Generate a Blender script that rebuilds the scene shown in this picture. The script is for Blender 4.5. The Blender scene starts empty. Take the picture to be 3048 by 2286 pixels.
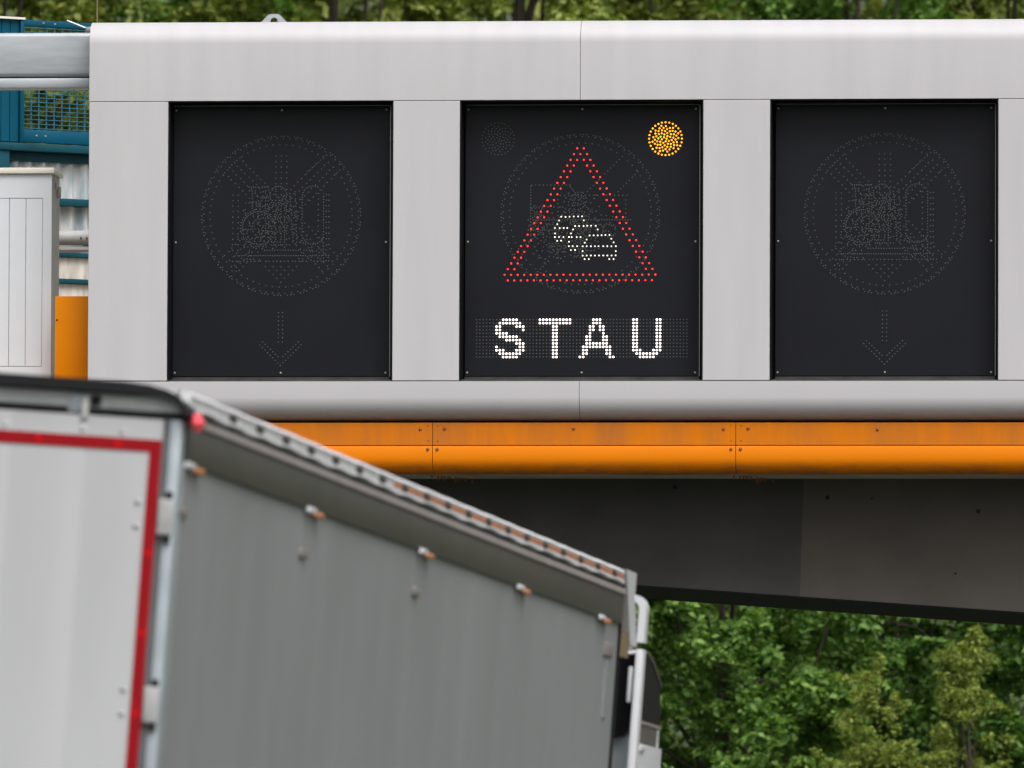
import bpy, bmesh, math, random
import numpy as np
from math import sin, cos, tan, pi, radians, atan, sqrt
from mathutils import Matrix, Vector, Euler
random.seed(7); rng = np.random.default_rng(7)
scene = bpy.context.scene
COL = scene.collection

# ------------------------------------------------------------------ camera
FPX = 30080.0                                     # focal length in photograph pixels (3048 wide)
cam_d = bpy.data.cameras.new('camera'); cam = bpy.data.objects.new('camera', cam_d); COL.objects.link(cam)
cam_d.sensor_width = 36.0; cam_d.lens = 36.0 * FPX / 3048.0
cam_d.clip_start = 0.5; cam_d.clip_end = 6000
pitch = atan((2784 - 1143) / FPX); roll = radians(0.22)
fw = Vector((0, cos(pitch), sin(pitch))); rt = Vector((1, 0, 0)); up = rt.cross(fw)
r2 = rt * cos(roll) + up * sin(roll); u2 = up * cos(roll) - rt * sin(roll)
cam.matrix_world = Matrix(((r2.x, u2.x, -fw.x, 0), (r2.y, u2.y, -fw.y, 0), (r2.z, u2.z, -fw.z, 1.8), (0, 0, 0, 1)))
cam_d.dof.use_dof = True; cam_d.dof.focus_distance = 80.4; cam_d.dof.aperture_fstop = 6.3
scene.camera = cam

# ------------------------------------------------------------------ overcast sky, soft sun, exposure
SUN_EL, SUN_ROT = radians(55), radians(158)
w = bpy.data.worlds.new('World'); scene.world = w; w.use_nodes = True
nt = w.node_tree; nt.nodes.clear()
sky = nt.nodes.new('ShaderNodeTexSky'); sky.sky_type = 'NISHITA'; sky.sun_disc = False
sky.sun_elevation = SUN_EL; sky.sun_rotation = SUN_ROT; sky.air_density = 1.0; sky.dust_density = 6.0; sky.ozone_density = 1.0
hs = nt.nodes.new('ShaderNodeHueSaturation'); hs.inputs['Saturation'].default_value = 0.16
bg = nt.nodes.new('ShaderNodeBackground'); bg.inputs['Strength'].default_value = 0.13
wo = nt.nodes.new('ShaderNodeOutputWorld')
nt.links.new(sky.outputs[0], hs.inputs['Color']); nt.links.new(hs.outputs[0], bg.inputs['Color']); nt.links.new(bg.outputs[0], wo.inputs['Surface'])
sun_d = bpy.data.lights.new('sun', 'SUN'); sun = bpy.data.objects.new('sun', sun_d); COL.objects.link(sun)
sun_d.energy = 1.3; sun_d.angle = radians(35); sun_d.color = (1, 0.975, 0.955)
sdir = Vector((sin(SUN_ROT) * cos(SUN_EL), cos(SUN_ROT) * cos(SUN_EL), sin(SUN_EL)))
sun.rotation_euler = (-sdir).to_track_quat('-Z', 'Y').to_euler(); sun.location = (0, 0, 60)
scene.view_settings.view_transform = 'Standard'; scene.view_settings.look = 'None'
scene.view_settings.gamma = 1.0; scene.view_settings.exposure = 0.48
scene.render.engine = 'CYCLES'

# ------------------------------------------------------------------ materials
def N(nt, t, **kw):
    n = nt.nodes.new('ShaderNode' + t)
    for k, v in kw.items(): setattr(n, k, v)
    return n
def new_mat(name):
    m = bpy.data.materials.new(name); m.use_nodes = True
    return m, m.node_tree, m.node_tree.nodes['Principled BSDF']
def rgb(c): return (c[0], c[1], c[2], 1)
def paint(name, col, rough=0.45, metal=0.0, var=0.08, scale=3.0, bump=0.0, bscale=60.0, col2=None, spec=0.5, stretch=(1, 1, 1)):
    """plain coating: noise-broken colour, roughness variation and fine relief"""
    m, nt, b = new_mat(name)
    tc = N(nt, 'TexCoord'); mp = N(nt, 'Mapping'); mp.inputs['Scale'].default_value = stretch
    nt.links.new(tc.outputs['Object'], mp.inputs['Vector'])
    n1 = N(nt, 'TexNoise'); n1.inputs['Scale'].default_value = scale; n1.inputs['Detail'].default_value = 6
    nt.links.new(mp.outputs[0], n1.inputs['Vector'])
    mx = N(nt, 'Mix', data_type='RGBA')
    c2 = col2 if col2 else tuple(max(0, x * (1 - var)) for x in col)
    mx.inputs[6].default_value = rgb(c2); mx.inputs[7].default_value = rgb(col)
    rp = N(nt, 'ValToRGB'); rp.color_ramp.elements[0].position = 0.35; rp.color_ramp.elements[1].position = 0.62
    nt.links.new(n1.outputs[0], rp.inputs[0]); nt.links.new(rp.outputs[0], mx.inputs[0])
    nt.links.new(mx.outputs[2], b.inputs['Base Color'])
    b.inputs['Roughness'].default_value = rough; b.inputs['Metallic'].default_value = metal
    b.inputs['Specular IOR Level'].default_value = spec
    if bump:
        n2 = N(nt, 'TexNoise'); n2.inputs['Scale'].default_value = bscale; n2.inputs['Detail'].default_value = 3
        nt.links.new(mp.outputs[0], n2.inputs['Vector'])
        bp = N(nt, 'Bump'); bp.inputs['Strength'].default_value = bump; bp.inputs['Distance'].default_value = 0.01
        nt.links.new(n2.outputs[0], bp.inputs['Height']); nt.links.new(bp.outputs[0], b.inputs['Normal'])
    return m
def stained(name, col, dirt, rough, z0, z1, amount, scale=(14, 14, 3), thresh=(0.35, 0.7), spec=0.4):
    """coating with a band of run-down dirt between object heights z0 (full) and z1 (none), broken by noise"""
    m, nt, b = new_mat(name)
    tc = N(nt, 'TexCoord'); sp = N(nt, 'SeparateXYZ'); nt.links.new(tc.outputs['Object'], sp.inputs[0])
    mr = N(nt, 'MapRange'); mr.inputs[1].default_value = z1; mr.inputs[2].default_value = z0; mr.inputs[3].default_value = 0; mr.inputs[4].default_value = 1
    nt.links.new(sp.outputs['Z'], mr.inputs[0])
    mp = N(nt, 'Mapping'); mp.inputs['Scale'].default_value = scale; nt.links.new(tc.outputs['Object'], mp.inputs['Vector'])
    n1 = N(nt, 'TexNoise'); n1.inputs['Scale'].default_value = 1.0; n1.inputs['Detail'].default_value = 8; n1.inputs['Roughness'].default_value = 0.65
    nt.links.new(mp.outputs[0], n1.inputs['Vector'])
    rp = N(nt, 'ValToRGB'); rp.color_ramp.elements[0].position = thresh[0]; rp.color_ramp.elements[1].position = thresh[1]
    nt.links.new(n1.outputs[0], rp.inputs[0])
    mu = N(nt, 'Math', operation='MULTIPLY'); nt.links.new(mr.outputs[0], mu.inputs[0]); nt.links.new(rp.outputs[0], mu.inputs[1])
    mu2 = N(nt, 'Math', operation='MULTIPLY'); mu2.inputs[1].default_value = amount; nt.links.new(mu.outputs[0], mu2.inputs[0])
    n3 = N(nt, 'TexNoise'); n3.inputs['Scale'].default_value = 2.2; n3.inputs['Detail'].default_value = 5; nt.links.new(tc.outputs['Object'], n3.inputs['Vector'])
    m0 = N(nt, 'Mix', data_type='RGBA'); m0.inputs[6].default_value = rgb(tuple(x * 0.93 for x in col)); m0.inputs[7].default_value = rgb(col)
    nt.links.new(n3.outputs[0], m0.inputs[0])
    mx = N(nt, 'Mix', data_type='RGBA'); nt.links.new(m0.outputs[2], mx.inputs[6]); mx.inputs[7].default_value = rgb(dirt)
    nt.links.new(mu2.outputs[0], mx.inputs[0]); nt.links.new(mx.outputs[2], b.inputs['Base Color'])
    b.inputs['Roughness'].default_value = rough; b.inputs['Specular IOR Level'].default_value = spec
    return m
def emit(name, col, strength, lens=(0.3, 0.3, 0.3), spread=0.0):
    m, nt, b = new_mat(name)
    b.inputs['Base Color'].default_value = rgb(lens); b.inputs['Roughness'].default_value = 0.3
    b.inputs['Emission Color'].default_value = rgb(col); b.inputs['Emission Strength'].default_value = strength
    if spread:
        g = N(nt, 'NewGeometry'); mr = N(nt, 'MapRange'); mr.inputs[3].default_value = strength * (1 - spread); mr.inputs[4].default_value = strength * (1 + spread)
        nt.links.new(g.outputs['Random Per Island'], mr.inputs[0]); nt.links.new(mr.outputs[0], b.inputs['Emission Strength'])
    return m
def leaf_mat(name, dark, mid, light, trans=0.35):
    m, nt, b = new_mat(name)
    g = N(nt, 'NewGeometry'); rp = N(nt, 'ValToRGB'); e = rp.color_ramp.elements
    e[0].position = 0.0; e[0].color = rgb(dark); e[1].position = 1.0; e[1].color = rgb(light)
    x = e.new(0.55); x.color = rgb(mid)
    nt.links.new(g.outputs['Random Per Island'], rp.inputs[0]); nt.links.new(rp.outputs[0], b.inputs['Base Color'])
    b.inputs['Roughness'].default_value = 0.55; b.inputs['Specular IOR Level'].default_value = 0.25
    tr = N(nt, 'BsdfTranslucent'); br = N(nt, 'Mix', data_type='RGBA', blend_type='MULTIPLY'); br.inputs[0].default_value = 1
    nt.links.new(rp.outputs[0], br.inputs[6]); br.inputs[7].default_value = (1.2, 1.3, 0.5, 1); nt.links.new(br.outputs[2], tr.inputs['Color'])
    ms = N(nt, 'MixShader'); ms.inputs[0].default_value = trans
    nt.links.new(b.outputs[0], ms.inputs[1]); nt.links.new(tr.outputs[0], ms.inputs[2])
    nt.links.new(ms.outputs[0], nt.nodes['Material Output'].inputs['Surface'])
    return m
M = {}
M['white'] = paint('white_powder_coat', (0.462, 0.449, 0.465), 0.45, var=0.055, scale=1.3, bump=0.02, bscale=25, stretch=(4.5, 2, 0.45))
M['white_low'] = stained('white_coat_grimy_lip', (0.462, 0.449, 0.465), (0.13, 0.115, 0.085), 0.45, 0.0, 0.10, 0.65, scale=(7, 9, 22), thresh=(0.15, 0.85))
M['black'] = paint('black_trim', (0.005, 0.0055, 0.007), 0.6, var=0.2, spec=0.12)
M['panel'] = paint('display_front', (0.0072, 0.0078, 0.0118), 0.42, var=0.3, scale=1.2, spec=0.2, bump=0.006, bscale=200)
M['panel_edge'] = paint('display_edge', (0.32, 0.33, 0.31), 0.4, metal=0.6)
M['sill'] = paint('wet_black_sill', (0.05, 0.053, 0.05), 0.22, var=0.5, scale=5, spec=0.6)
M['led_off'] = paint('led_lens_off', (0.085, 0.089, 0.092), 0.35, var=0.3, scale=40, spec=0.35)
M['led_red'] = emit('led_red', (1.0, 0.022, 0.016), 2.4, (0.06, 0.01, 0.01), 0.5)
M['led_white'] = emit('led_white', (1.0, 0.89, 0.74), 1.25, (0.2, 0.2, 0.2), 0.5)
M['led_text'] = emit('led_text', (1.0, 0.86, 0.80), 1.9, (0.4, 0.4, 0.4), 0.12)
M['led_amber'] = emit('led_amber', (1.0, 0.42, 0.01), 1.6, (0.1, 0.05, 0.01), 0.4)
M['bolt'] = paint('zinc_bolt', (0.42, 0.43, 0.44), 0.35, metal=0.8, var=0.3, scale=30)
M['rusty'] = paint('rusty_bolt', (0.26, 0.085, 0.025), 0.7, var=0.5, scale=40)
M['stud_orange'] = paint('rusty_orange_stud', (0.42, 0.13, 0.015), 0.7, var=0.6, scale=40)
M['orange_up'] = stained('orange_sheet_weathered', (0.62, 0.165, 0.001), (0.36, 0.12, 0.025), 0.5, 8, -8, 1.0, scale=(5, 3, 0.8), thresh=(0.35, 0.8), spec=0.12)
M['orange'] = stained('orange_sheet_sooty_edge', (0.68, 0.185, 0.0), (0.15, 0.07, 0.035), 0.5, 0.0, 0.11, 0.8, scale=(5, 3, 14), thresh=(0.4, 0.75), spec=0.12)
M['orange_box'] = paint('orange_coat', (0.72, 0.215, 0.0), 0.5, var=0.05, scale=1.5, spec=0.1)
M['galv'] = paint('galvanised_steel', (0.36, 0.385, 0.41), 0.5, metal=0.25, var=0.12, scale=4, stretch=(1, 4, 6))
M['galv_low'] = stained('galvanised_steel_dirty_edge', (0.36, 0.385, 0.41), (0.13, 0.12, 0.10), 0.5, 8.57, 8.63, 0.8)
M['teal'] = paint('teal_paint', (0.0, 0.072, 0.125), 0.5, var=0.25, scale=2.5, bump=0.02, spec=0.15)
M['teal_grey'] = paint('teal_paint_faded', (0.003, 0.058, 0.082), 0.5, var=0.35, scale=3, spec=0.2)
M['mesh'] = paint('teal_wire', (0.02, 0.14, 0.20), 0.35, var=0.3, scale=20)
M['sheet'] = paint('weathered_white_sheet', (0.60, 0.61, 0.60), 0.6, col2=(0.27, 0.34, 0.38), scale=3.0, stretch=(5, 1, 0.9))
M['board'] = paint('cream_board', (0.62, 0.58, 0.52), 0.65, col2=(0.40, 0.36, 0.31), scale=4, stretch=(4, 1, 1))
M['cabinet'] = paint('cabinet_white', (0.60, 0.625, 0.66), 0.45, var=0.05, scale=2)
M['cabinet_side'] = paint('cabinet_grey_steel', (0.42, 0.41, 0.39), 0.4, var=0.25, scale=2)
M['lid'] = paint('cabinet_cream_lid', (0.72, 0.69, 0.60), 0.5, var=0.1)
M['pipe'] = paint('grey_pipe', (0.40, 0.39, 0.38), 0.5, var=0.2, scale=5)
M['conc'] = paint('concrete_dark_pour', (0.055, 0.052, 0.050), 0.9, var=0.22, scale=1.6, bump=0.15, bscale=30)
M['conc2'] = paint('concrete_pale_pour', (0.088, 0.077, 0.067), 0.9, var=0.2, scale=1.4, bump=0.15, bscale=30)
M['soffit'] = paint('concrete_soffit', (0.46, 0.41, 0.33), 0.85, var=0.35, scale=2, stretch=(1, 3, 1))
M['hole'] = paint('hole_dark', (0.01, 0.01, 0.01), 0.9)
M['asphalt'] = paint('asphalt', (0.055, 0.055, 0.056), 0.9, var=0.25, scale=3, bump=0.3, bscale=120)
M['line'] = paint('road_paint', (0.75, 0.75, 0.73), 0.7, var=0.1)
M['grass'] = paint('verge_and_undergrowth', (0.055, 0.075, 0.025), 0.95, col2=(0.03, 0.035, 0.015), scale=0.35, bump=0.5, bscale=3)
M['bark'] = paint('bark', (0.055, 0.043, 0.03), 0.9, var=0.4, scale=5, bump=0.4, bscale=30)
M['leaf_a'] = leaf_mat('leaf_mid_green', (0.045, 0.105, 0.018), (0.115, 0.22, 0.042), (0.24, 0.365, 0.09))
M['leaf_b'] = leaf_mat('leaf_yellow_green', (0.11, 0.16, 0.027), (0.24, 0.30, 0.065), (0.41, 0.46, 0.14))
M['leaf_c'] = leaf_mat('leaf_dark_green', (0.035, 0.09, 0.017), (0.09, 0.185, 0.038), (0.19, 0.305, 0.08))
M['leaf_far'] = leaf_mat('leaf_far_olive', (0.075, 0.11, 0.02), (0.17, 0.21, 0.04), (0.31, 0.335, 0.08))
# truck
M['door'] = paint('trailer_door_white', (0.445, 0.453, 0.458), 0.5, var=0.09, scale=1.0, spec=0.25, stretch=(3, 1, 0.5))
M['frame_galv'] = paint('trailer_galvanised', (0.36, 0.41, 0.44), 0.4, metal=0.35, var=0.15, scale=6)
M['header'] = paint('trailer_header_grey', (0.47, 0.50, 0.495), 0.5, var=0.2, scale=4)
M['rubber'] = paint('black_rubber', (0.010, 0.0105, 0.012), 0.6, var=0.2, spec=0.2)
M['tape'] = paint('red_reflective_tape', (0.27, 0.005, 0.009), 0.5, var=0.12, scale=12, spec=0.12)
M['tape_mark'] = paint('red_tape_mark', (0.55, 0.001, 0.006), 0.5, var=0.1, spec=0.12)
M['curtain'] = paint('grey_tarpaulin', (0.252, 0.263, 0.270), 0.5, var=0.10, scale=0.9, stretch=(1, 0.8, 0.5), bump=0.12, bscale=2.5)
M['rail'] = paint('dark_grey_rail', (0.060, 0.057, 0.050), 0.45, var=0.15, scale=3)
M['rail_lip'] = paint('light_rail_lip', (0.25, 0.22, 0.215), 0.45, var=0.15, scale=6)
M['roof_edge'] = paint('white_roof_tarpaulin', (0.62, 0.62, 0.64), 0.5, var=0.12, scale=5, stretch=(1, 3, 1))
M['strap'] = paint('orange_webbing', (0.55, 0.19, 0.07), 0.7, var=0.3, scale=20)
M['eyelet'] = paint('eyelet_dark', (0.05, 0.045, 0.045), 0.5, var=0.5, scale=30)
M['red_lamp'] = paint('red_marker_lens', (0.75, 0.09, 0.11), 0.25)
M['amber_lens'] = paint('amber_marker_lens', (0.55, 0.22, 0.09), 0.4)
M['white_plastic'] = paint('white_plastic', (0.46, 0.46, 0.45), 0.4, var=0.1)
M['seal_grey'] = paint('grey_door_gasket', (0.10, 0.105, 0.11), 0.6, var=0.2)
M['hinge_grey'] = paint('hinge_grey', (0.36, 0.36, 0.355), 0.5, var=0.15, scale=12)
M['cab_white'] = paint('cab_white_paint', (0.56, 0.57, 0.59), 0.35, var=0.04)
M['cab_black'] = paint('cab_black', (0.008, 0.008, 0.010), 0.5, var=0.1, spec=0.12)
M['cab_grey'] = paint('cab_grey_trim', (0.10, 0.09, 0.075), 0.5, var=0.15)
M['tyre'] = paint('tyre_rubber', (0.02, 0.02, 0.02), 0.8)
M['rim'] = paint('steel_rim', (0.4, 0.4, 0.42), 0.4, metal=0.7)
M['tan'] = paint('tan_plywood', (0.20, 0.145, 0.075), 0.7, var=0.2)

# ------------------------------------------------------------------ mesh builder
class MB:
    def __init__(s): s.v = []; s.f = []
    def add(s, vs, fs):
        o = len(s.v); s.v += [tuple(p) for p in vs]; s.f += [tuple(i + o for i in f) for f in fs]; return s
    def box(s, x0, x1, y0, y1, z0, z1, bev=0.0, seg=2):
        if not bev:
            return s.add([(x, y, z) for z in (z0, z1) for y in (y0, y1) for x in (x0, x1)],
                         [(0, 2, 3, 1), (4, 5, 7, 6), (0, 1, 5, 4), (2, 6, 7, 3), (0, 4, 6, 2), (1, 3, 7, 5)])
        bm = bmesh.new(); bmesh.ops.create_cube(bm, size=1)
        for q in bm.verts: q.co = ((x0 + x1) / 2 + q.co.x * (x1 - x0), (y0 + y1) / 2 + q.co.y * (y1 - y0), (z0 + z1) / 2 + q.co.z * (z1 - z0))
        bmesh.ops.bevel(bm, geom=bm.edges[:], offset=bev, segments=seg, affect='EDGES', profile=0.5)
        bm.verts.ensure_lookup_table(); bm.verts.index_update()
        s.add([q.co[:] for q in bm.verts], [[q.index for q in f.verts] for f in bm.faces]); bm.free(); return s
    def ext(s, pts, a0, a1, axis='x'):
        """closed polygon pts extruded from a0 to a1 along an axis; pts are (y,z) for x, (x,z) for y, (x,y) for z"""
        def P(p, a): return {'x': (a, p[0], p[1]), 'y': (p[0], a, p[1]), 'z': (p[0], p[1], a)}[axis]
        n = len(pts)
        return s.add([P(p, a0) for p in pts] + [P(p, a1) for p in pts],
                     [tuple(range(n - 1, -1, -1)), tuple(range(n, 2 * n))] + [(i, (i + 1) % n, n + (i + 1) % n, n + i) for i in range(n)])
    def tube(s, path, r, n=10):
        path = [Vector(p) for p in path]; rr = r if hasattr(r, '__len__') else [r] * len(path)
        vs = []; ref = None
        for i, p in enumerate(path):
            t = (path[min(i + 1, len(path) - 1)] - path[max(i - 1, 0)]).normalized()
            if ref is None: ref = t.orthogonal().normalized()
            ref = (ref - t * ref.dot(t)).normalized(); b = t.cross(ref)
            vs += [(p + (ref * cos(2 * pi * k / n) + b * sin(2 * pi * k / n)) * rr[i])[:] for k in range(n)]
        fs = [(i * n + k, i * n + (k + 1) % n, (i + 1) * n + (k + 1) % n, (i + 1) * n + k) for i in range(len(path) - 1) for k in range(n)]
        fs += [tuple(range(n - 1, -1, -1)), tuple(range((len(path) - 1) * n, len(path) * n))]
        return s.add(vs, fs)
    def dome(s, c, r, h, n=8, axis=(0, -1, 0)):
        """small lens or bolt head standing on a surface"""
        c = Vector(c); a = Vector(axis).normalized(); e1 = a.orthogonal().normalized(); e2 = a.cross(e1)
        vs = []
        for rr, hh in ((1, -0.1), (1, 0.35), (0.62, 0.85)):
            vs += [(c + a * (h * hh) + (e1 * cos(2 * pi * k / n) + e2 * sin(2 * pi * k / n)) * (r * rr))[:] for k in range(n)]
        vs.append((c + a * h)[:])
        fs = [(i * n + k, i * n + (k + 1) % n, (i + 1) * n + (k + 1) % n, (i + 1) * n + k) for i in range(2) for k in range(n)]
        fs += [(2 * n + k, 2 * n + (k + 1) % n, 3 * n) for k in range(n)]
        return s.add(vs, fs)
    def mesh(s, name, mat, off=(0, 0, 0), ang=35):
        me = bpy.data.meshes.new(name)
        me.from_pydata([(p[0] - off[0], p[1] - off[1], p[2] - off[2]) for p in s.v], [], s.f)
        bm = bmesh.new(); bm.from_mesh(me); bmesh.ops.recalc_face_normals(bm, faces=bm.faces[:]); bm.to_mesh(me); bm.free()
        me.polygons.foreach_set('use_smooth', [True] * len(me.polygons)); me.set_sharp_from_angle(angle=radians(ang))
        me.materials.append(M[mat] if isinstance(mat, str) else mat)
        return me
def arc(cx, cy, r, a0, a1, n=8):
    return [(cx + r * cos(radians(a0 + (a1 - a0) * i / n)), cy + r * sin(radians(a0 + (a1 - a0) * i / n))) for i in range(n + 1)]

class Frame:
    def __init__(s, m): s.m = m
GF = Frame(Matrix.Translation((0, 80, 0)) @ Matrix.Rotation(radians(-5), 4, 'Z'))       # bridge and sign
TF = Frame(Matrix.Translation((0, 88, 0)) @ Matrix.Rotation(radians(31), 4, 'Z'))       # teal walkway
def truck_frame():
    yaw, pit, rol = radians(8.002), radians(0.931), radians(3.916)
    fy = Vector((sin(yaw) * cos(pit), cos(yaw) * cos(pit), -sin(pit))); rx = fy.cross(Vector((0, 0, 1))).normalized(); uz = rx.cross(fy)
    a = rx * cos(rol) - uz * sin(rol); c = uz * cos(rol) + rx * sin(rol); X = (-1.284, 39.436, 3.8785)
    return Matrix(((a.x, fy.x, c.x, X[0]), (a.y, fy.y, c.y, X[1]), (a.z, fy.z, c.z, X[2]), (0, 0, 0, 1)))
KF = Frame(truck_frame())
WF = Frame(Matrix.Identity(4))

def tag(o, label=None, cat=None, group=None, kind=None):
    for k, v in (('label', label), ('category', cat), ('group', group), ('kind', kind)):
        if v: o[k] = v
    return o
def thing(name, label, cat, frame, base, group=None):
    o = bpy.data.objects.new(name, None); COL.objects.link(o); o.empty_display_size = 0.3
    o.matrix_world = frame.m @ Matrix.Translation(base)
    o['_b'] = tuple(base); tag(o, label, cat, group); return o
def part(root, name, mb, mat, kind=None, label=None, ang=35):
    """mb in frame coordinates; root may be a thing or a part"""
    b = tuple(root['_b']); o = bpy.data.objects.new(name, mb.mesh(name, mat, b, ang)); COL.objects.link(o)
    o.parent = root; o['_b'] = b; tag(o, label, kind=kind); return o
def inst(root, name, me, pos, rot=None, scale=None):
    """shared-mesh piece placed at frame position pos"""
    b = root['_b']; o = bpy.data.objects.new(name, me); COL.objects.link(o); o.parent = root
    o.location = (pos[0] - b[0], pos[1] - b[1], pos[2] - b[2]); o['_b'] = tuple(pos)
    if rot: o.rotation_euler = rot
    if scale: o.scale = scale
    return o
def solo(name, mb, mat, frame, base, label=None, cat=None, group=None, kind=None):
    o = bpy.data.objects.new(name, mb.mesh(name, mat, base)); COL.objects.link(o)
    o.matrix_world = frame.m @ Matrix.Translation(base); tag(o, label, cat, group, kind); return o

# ------------------------------------------------------------------ ground, hillside, road
def plane_z(x, y):
    m = KF.m; p0 = m @ Vector((0, 0, -4.0)); n = (m.to_3x3() @ Vector((0, 0, 1)))
    return p0.z - (n.x * (x - p0.x) + n.y * (y - p0.y)) / n.z
def ground_z(x, y):
    g = min(max(plane_z(x, y), -3.2), 2.2) - 0.22
    if y > 128:
        h = (y - 128); g += 0.16 * h * min(1, h / 25) if h < 700 else 112
        g += 0.5 * sin(x * 0.13 + y * 0.05) * min(1, h / 20)
    return g
gx = sorted(set([-3000, -1500, -800, -400, -200, -120] + list(range(-80, 81, 4)) + [120, 200, 400, 800, 1500, 3000]))
gy = sorted(set([-3000, -1000, -300, -100, -40] + list(range(0, 200, 4)) + [220, 260, 320, 400, 520, 700, 900, 1500, 3000]))
mb = MB(); mb.add([(x, y, ground_z(x, y)) for y in gy for x in gx],
                  [(j * len(gx) + i, j * len(gx) + i + 1, (j + 1) * len(gx) + i + 1, (j + 1) * len(gx) + i) for j in range(len(gy) - 1) for i in range(len(gx) - 1)])
solo('ground', mb, 'grass', WF, (0, 0, 0), kind='structure')
mb = MB().box(-7.6, 4.4, -70, 54, -4.6, -4.0)
solo('road', mb, 'asphalt', KF, (0, 0, -4.0), kind='structure')
for x in (-7.2, -3.35, 0.5, 4.1):
    mb = MB()
    if x in (-7.2, 4.1): mb.box(x - 0.08, x + 0.08, -69, 53, -3.999, -3.996)
    else:
        for k in range(10): mb.box(x - 0.06, x + 0.06, -68 + 12 * k, -62 + 12 * k, -3.999, -3.996)
    solo('lane_marking', mb, 'line', KF, (x, -69, -4.0), kind='structure')

# ------------------------------------------------------------------ bridge with orange fascia
BR = thing('concrete_bridge', 'dark concrete girder bridge with orange sheet fascia under the white sign housing', 'bridge', GF, (0, 1.0, -1.2))
part(BR, 'deck_slab', MB().box(-13, 14, 0.325, 11, 5.457, 5.85), 'soffit')
def zb(u): return 4.671 - 0.0695 * u
def girder(u0, u1, y0, e0=0, e1=0):
    pts = [(u0 - e0, zb(u0)), (u1 - e1, zb(u1)), (u1, 5.456), (u0, 5.456)]
    return MB().ext(pts, y0, 2.2, 'y')
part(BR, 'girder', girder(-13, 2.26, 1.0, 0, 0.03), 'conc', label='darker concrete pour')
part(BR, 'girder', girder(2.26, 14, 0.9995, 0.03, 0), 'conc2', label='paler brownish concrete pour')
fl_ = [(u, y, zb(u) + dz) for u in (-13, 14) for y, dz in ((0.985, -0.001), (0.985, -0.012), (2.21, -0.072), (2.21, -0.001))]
part(BR, 'soffit_shade_slab', MB().add(fl_, [(0, 1, 2, 3), (4, 7, 6, 5), (0, 4, 5, 1), (1, 5, 6, 2), (2, 6, 7, 3), (3, 7, 4, 0)]), 'black')  # near-black slab added under the girder; the soffit's shade is its colour
hole = MB().dome((0, 0, 0), 0.022, 0.004, 10).mesh('form_tie_hole', 'hole')
for (u, zz) in ((1.229, 5.390), (2.450, 5.307), (2.805, 5.299), (3.656, 5.197), (3.477, 4.700)):
    s = 0.8 if zz > 5.19 and u != 2.805 else 0.4
    inst(BR, 'form_tie_hole', hole, (u, 0.996, zz), scale=(s, 1, s))
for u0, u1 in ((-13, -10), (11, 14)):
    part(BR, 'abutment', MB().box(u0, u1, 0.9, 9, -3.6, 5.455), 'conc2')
JU = [-12.68, -10.27, -7.86, -5.45, -3.05, -0.64, 1.772, 4.18, 6.59, 9.0, 11.4]
bolt_me = MB().dome((0, 0, 0), 0.013, 0.012, 8).mesh('bolt', 'rusty')
stud_me = MB().tube([(0, 0, 0.01), (0, 0, -0.040)], 0.0085, 6).mesh('stud', 'stud_orange')
for i in range(len(JU) - 1):
    a, b = JU[i] + 0.0025, JU[i + 1] - 0.0025
    fu = part(BR, 'upper_fascia_panel', MB().ext([(0.10, 5.685), (0.10, 5.858), (0.104, 5.862), (0.32, 5.862), (0.32, 5.685)], a, b), 'orange_up')
    prof = [(0.10, 5.678), (0.096, 5.671), (0.096, 5.585)] + arc(0.218, 5.585, 0.122, 180, 270, 10)[1:] + [(0.31, 5.463), (0.31, 5.678)]
    fl = bpy.data.objects.new('lower_fascia_panel', MB().ext(prof, a, b).mesh('lower_fascia_panel', 'orange', (0, 0, 5.46))); COL.objects.link(fl)
    fl.parent = BR; fl.location = (0, -1.0, 5.46 + 1.2); fl['_b'] = (0, 0, 5.46)
    for du in (0.095, 1.12, -0.095):
        u = a + du if du > 0 else b + du
        inst(fu, 'bolt', bolt_me, (u, 0.10, 5.812 + random.uniform(-0.006, 0.006)))
    for u in (a + 0.035, b - 0.035): inst(fl, 'bolt', bolt_me, (u, 0.096, 5.652))
    for u, zz in ((a + 0.04, 5.72), (b - 0.03, 5.72), (a + 0.04, 5.84), (b - 0.035, 5.84)): inst(fu, 'bolt', bolt_me, (u, 0.10, zz), scale=(0.4, 0.5, 0.4))
    for k, du in enumerate((0, 0.046, 0.07, 0.088, 0.11, 0.125, 0.16, 0.172, 0.19, 0.205, 0.224, 0.275)):
        inst(BR, 'stud', stud_me, (JU[i] - 0.03 + du, 0.36 + 0.05 * k, 5.457 + random.uniform(-0.004, 0.008)), scale=(random.uniform(0.6, 1.1), 1, random.uniform(0.5, 1.2)))

# ------------------------------------------------------------------ white sign housing
HB = (0.547, 0.45, 5.883)
H = thing('sign_housing', 'long white rounded metal housing on the bridge edge framing the dark displays', 'sign housing', GF, HB)
UL, UR, UJ = -3.39, 4.485, 0.535
def top_prof(): return [(0.0, 8.424), (0.0, 8.88)] + arc(0.19, 8.878, 0.19, 180, 90, 12)[1:] + [(0.9, 9.068), (0.9, 8.424)]
def bot_prof(): return [(0.0, 6.187), (0.0, 6.06)] + arc(0.18, 6.063, 0.18, 180, 270, 12)[1:] + [(0.9, 5.883), (0.9, 6.187)]
def soften(mb, b=0.006): return mb
for a, b in ((UL, UJ - 0.002), (UJ + 0.002, UR)):
    part(H, 'top_cover', MB().ext(top_prof(), a, b), 'white')
    part(H, 'bottom_cover', MB().ext(bot_prof(), a, b), 'white_low')
OPEN = [(-2.757, -0.955), (-0.424, 1.514), (2.044, 3.852)]
for a, b in ((UL, -2.757), (-0.955, -0.424), (1.514, 2.044), (3.852, UR)):
    part(H, 'post_cover', MB().box(a, b, 0.0, 0.32, 6.1925, 8.4185, 0.003, 1), 'white')
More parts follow.
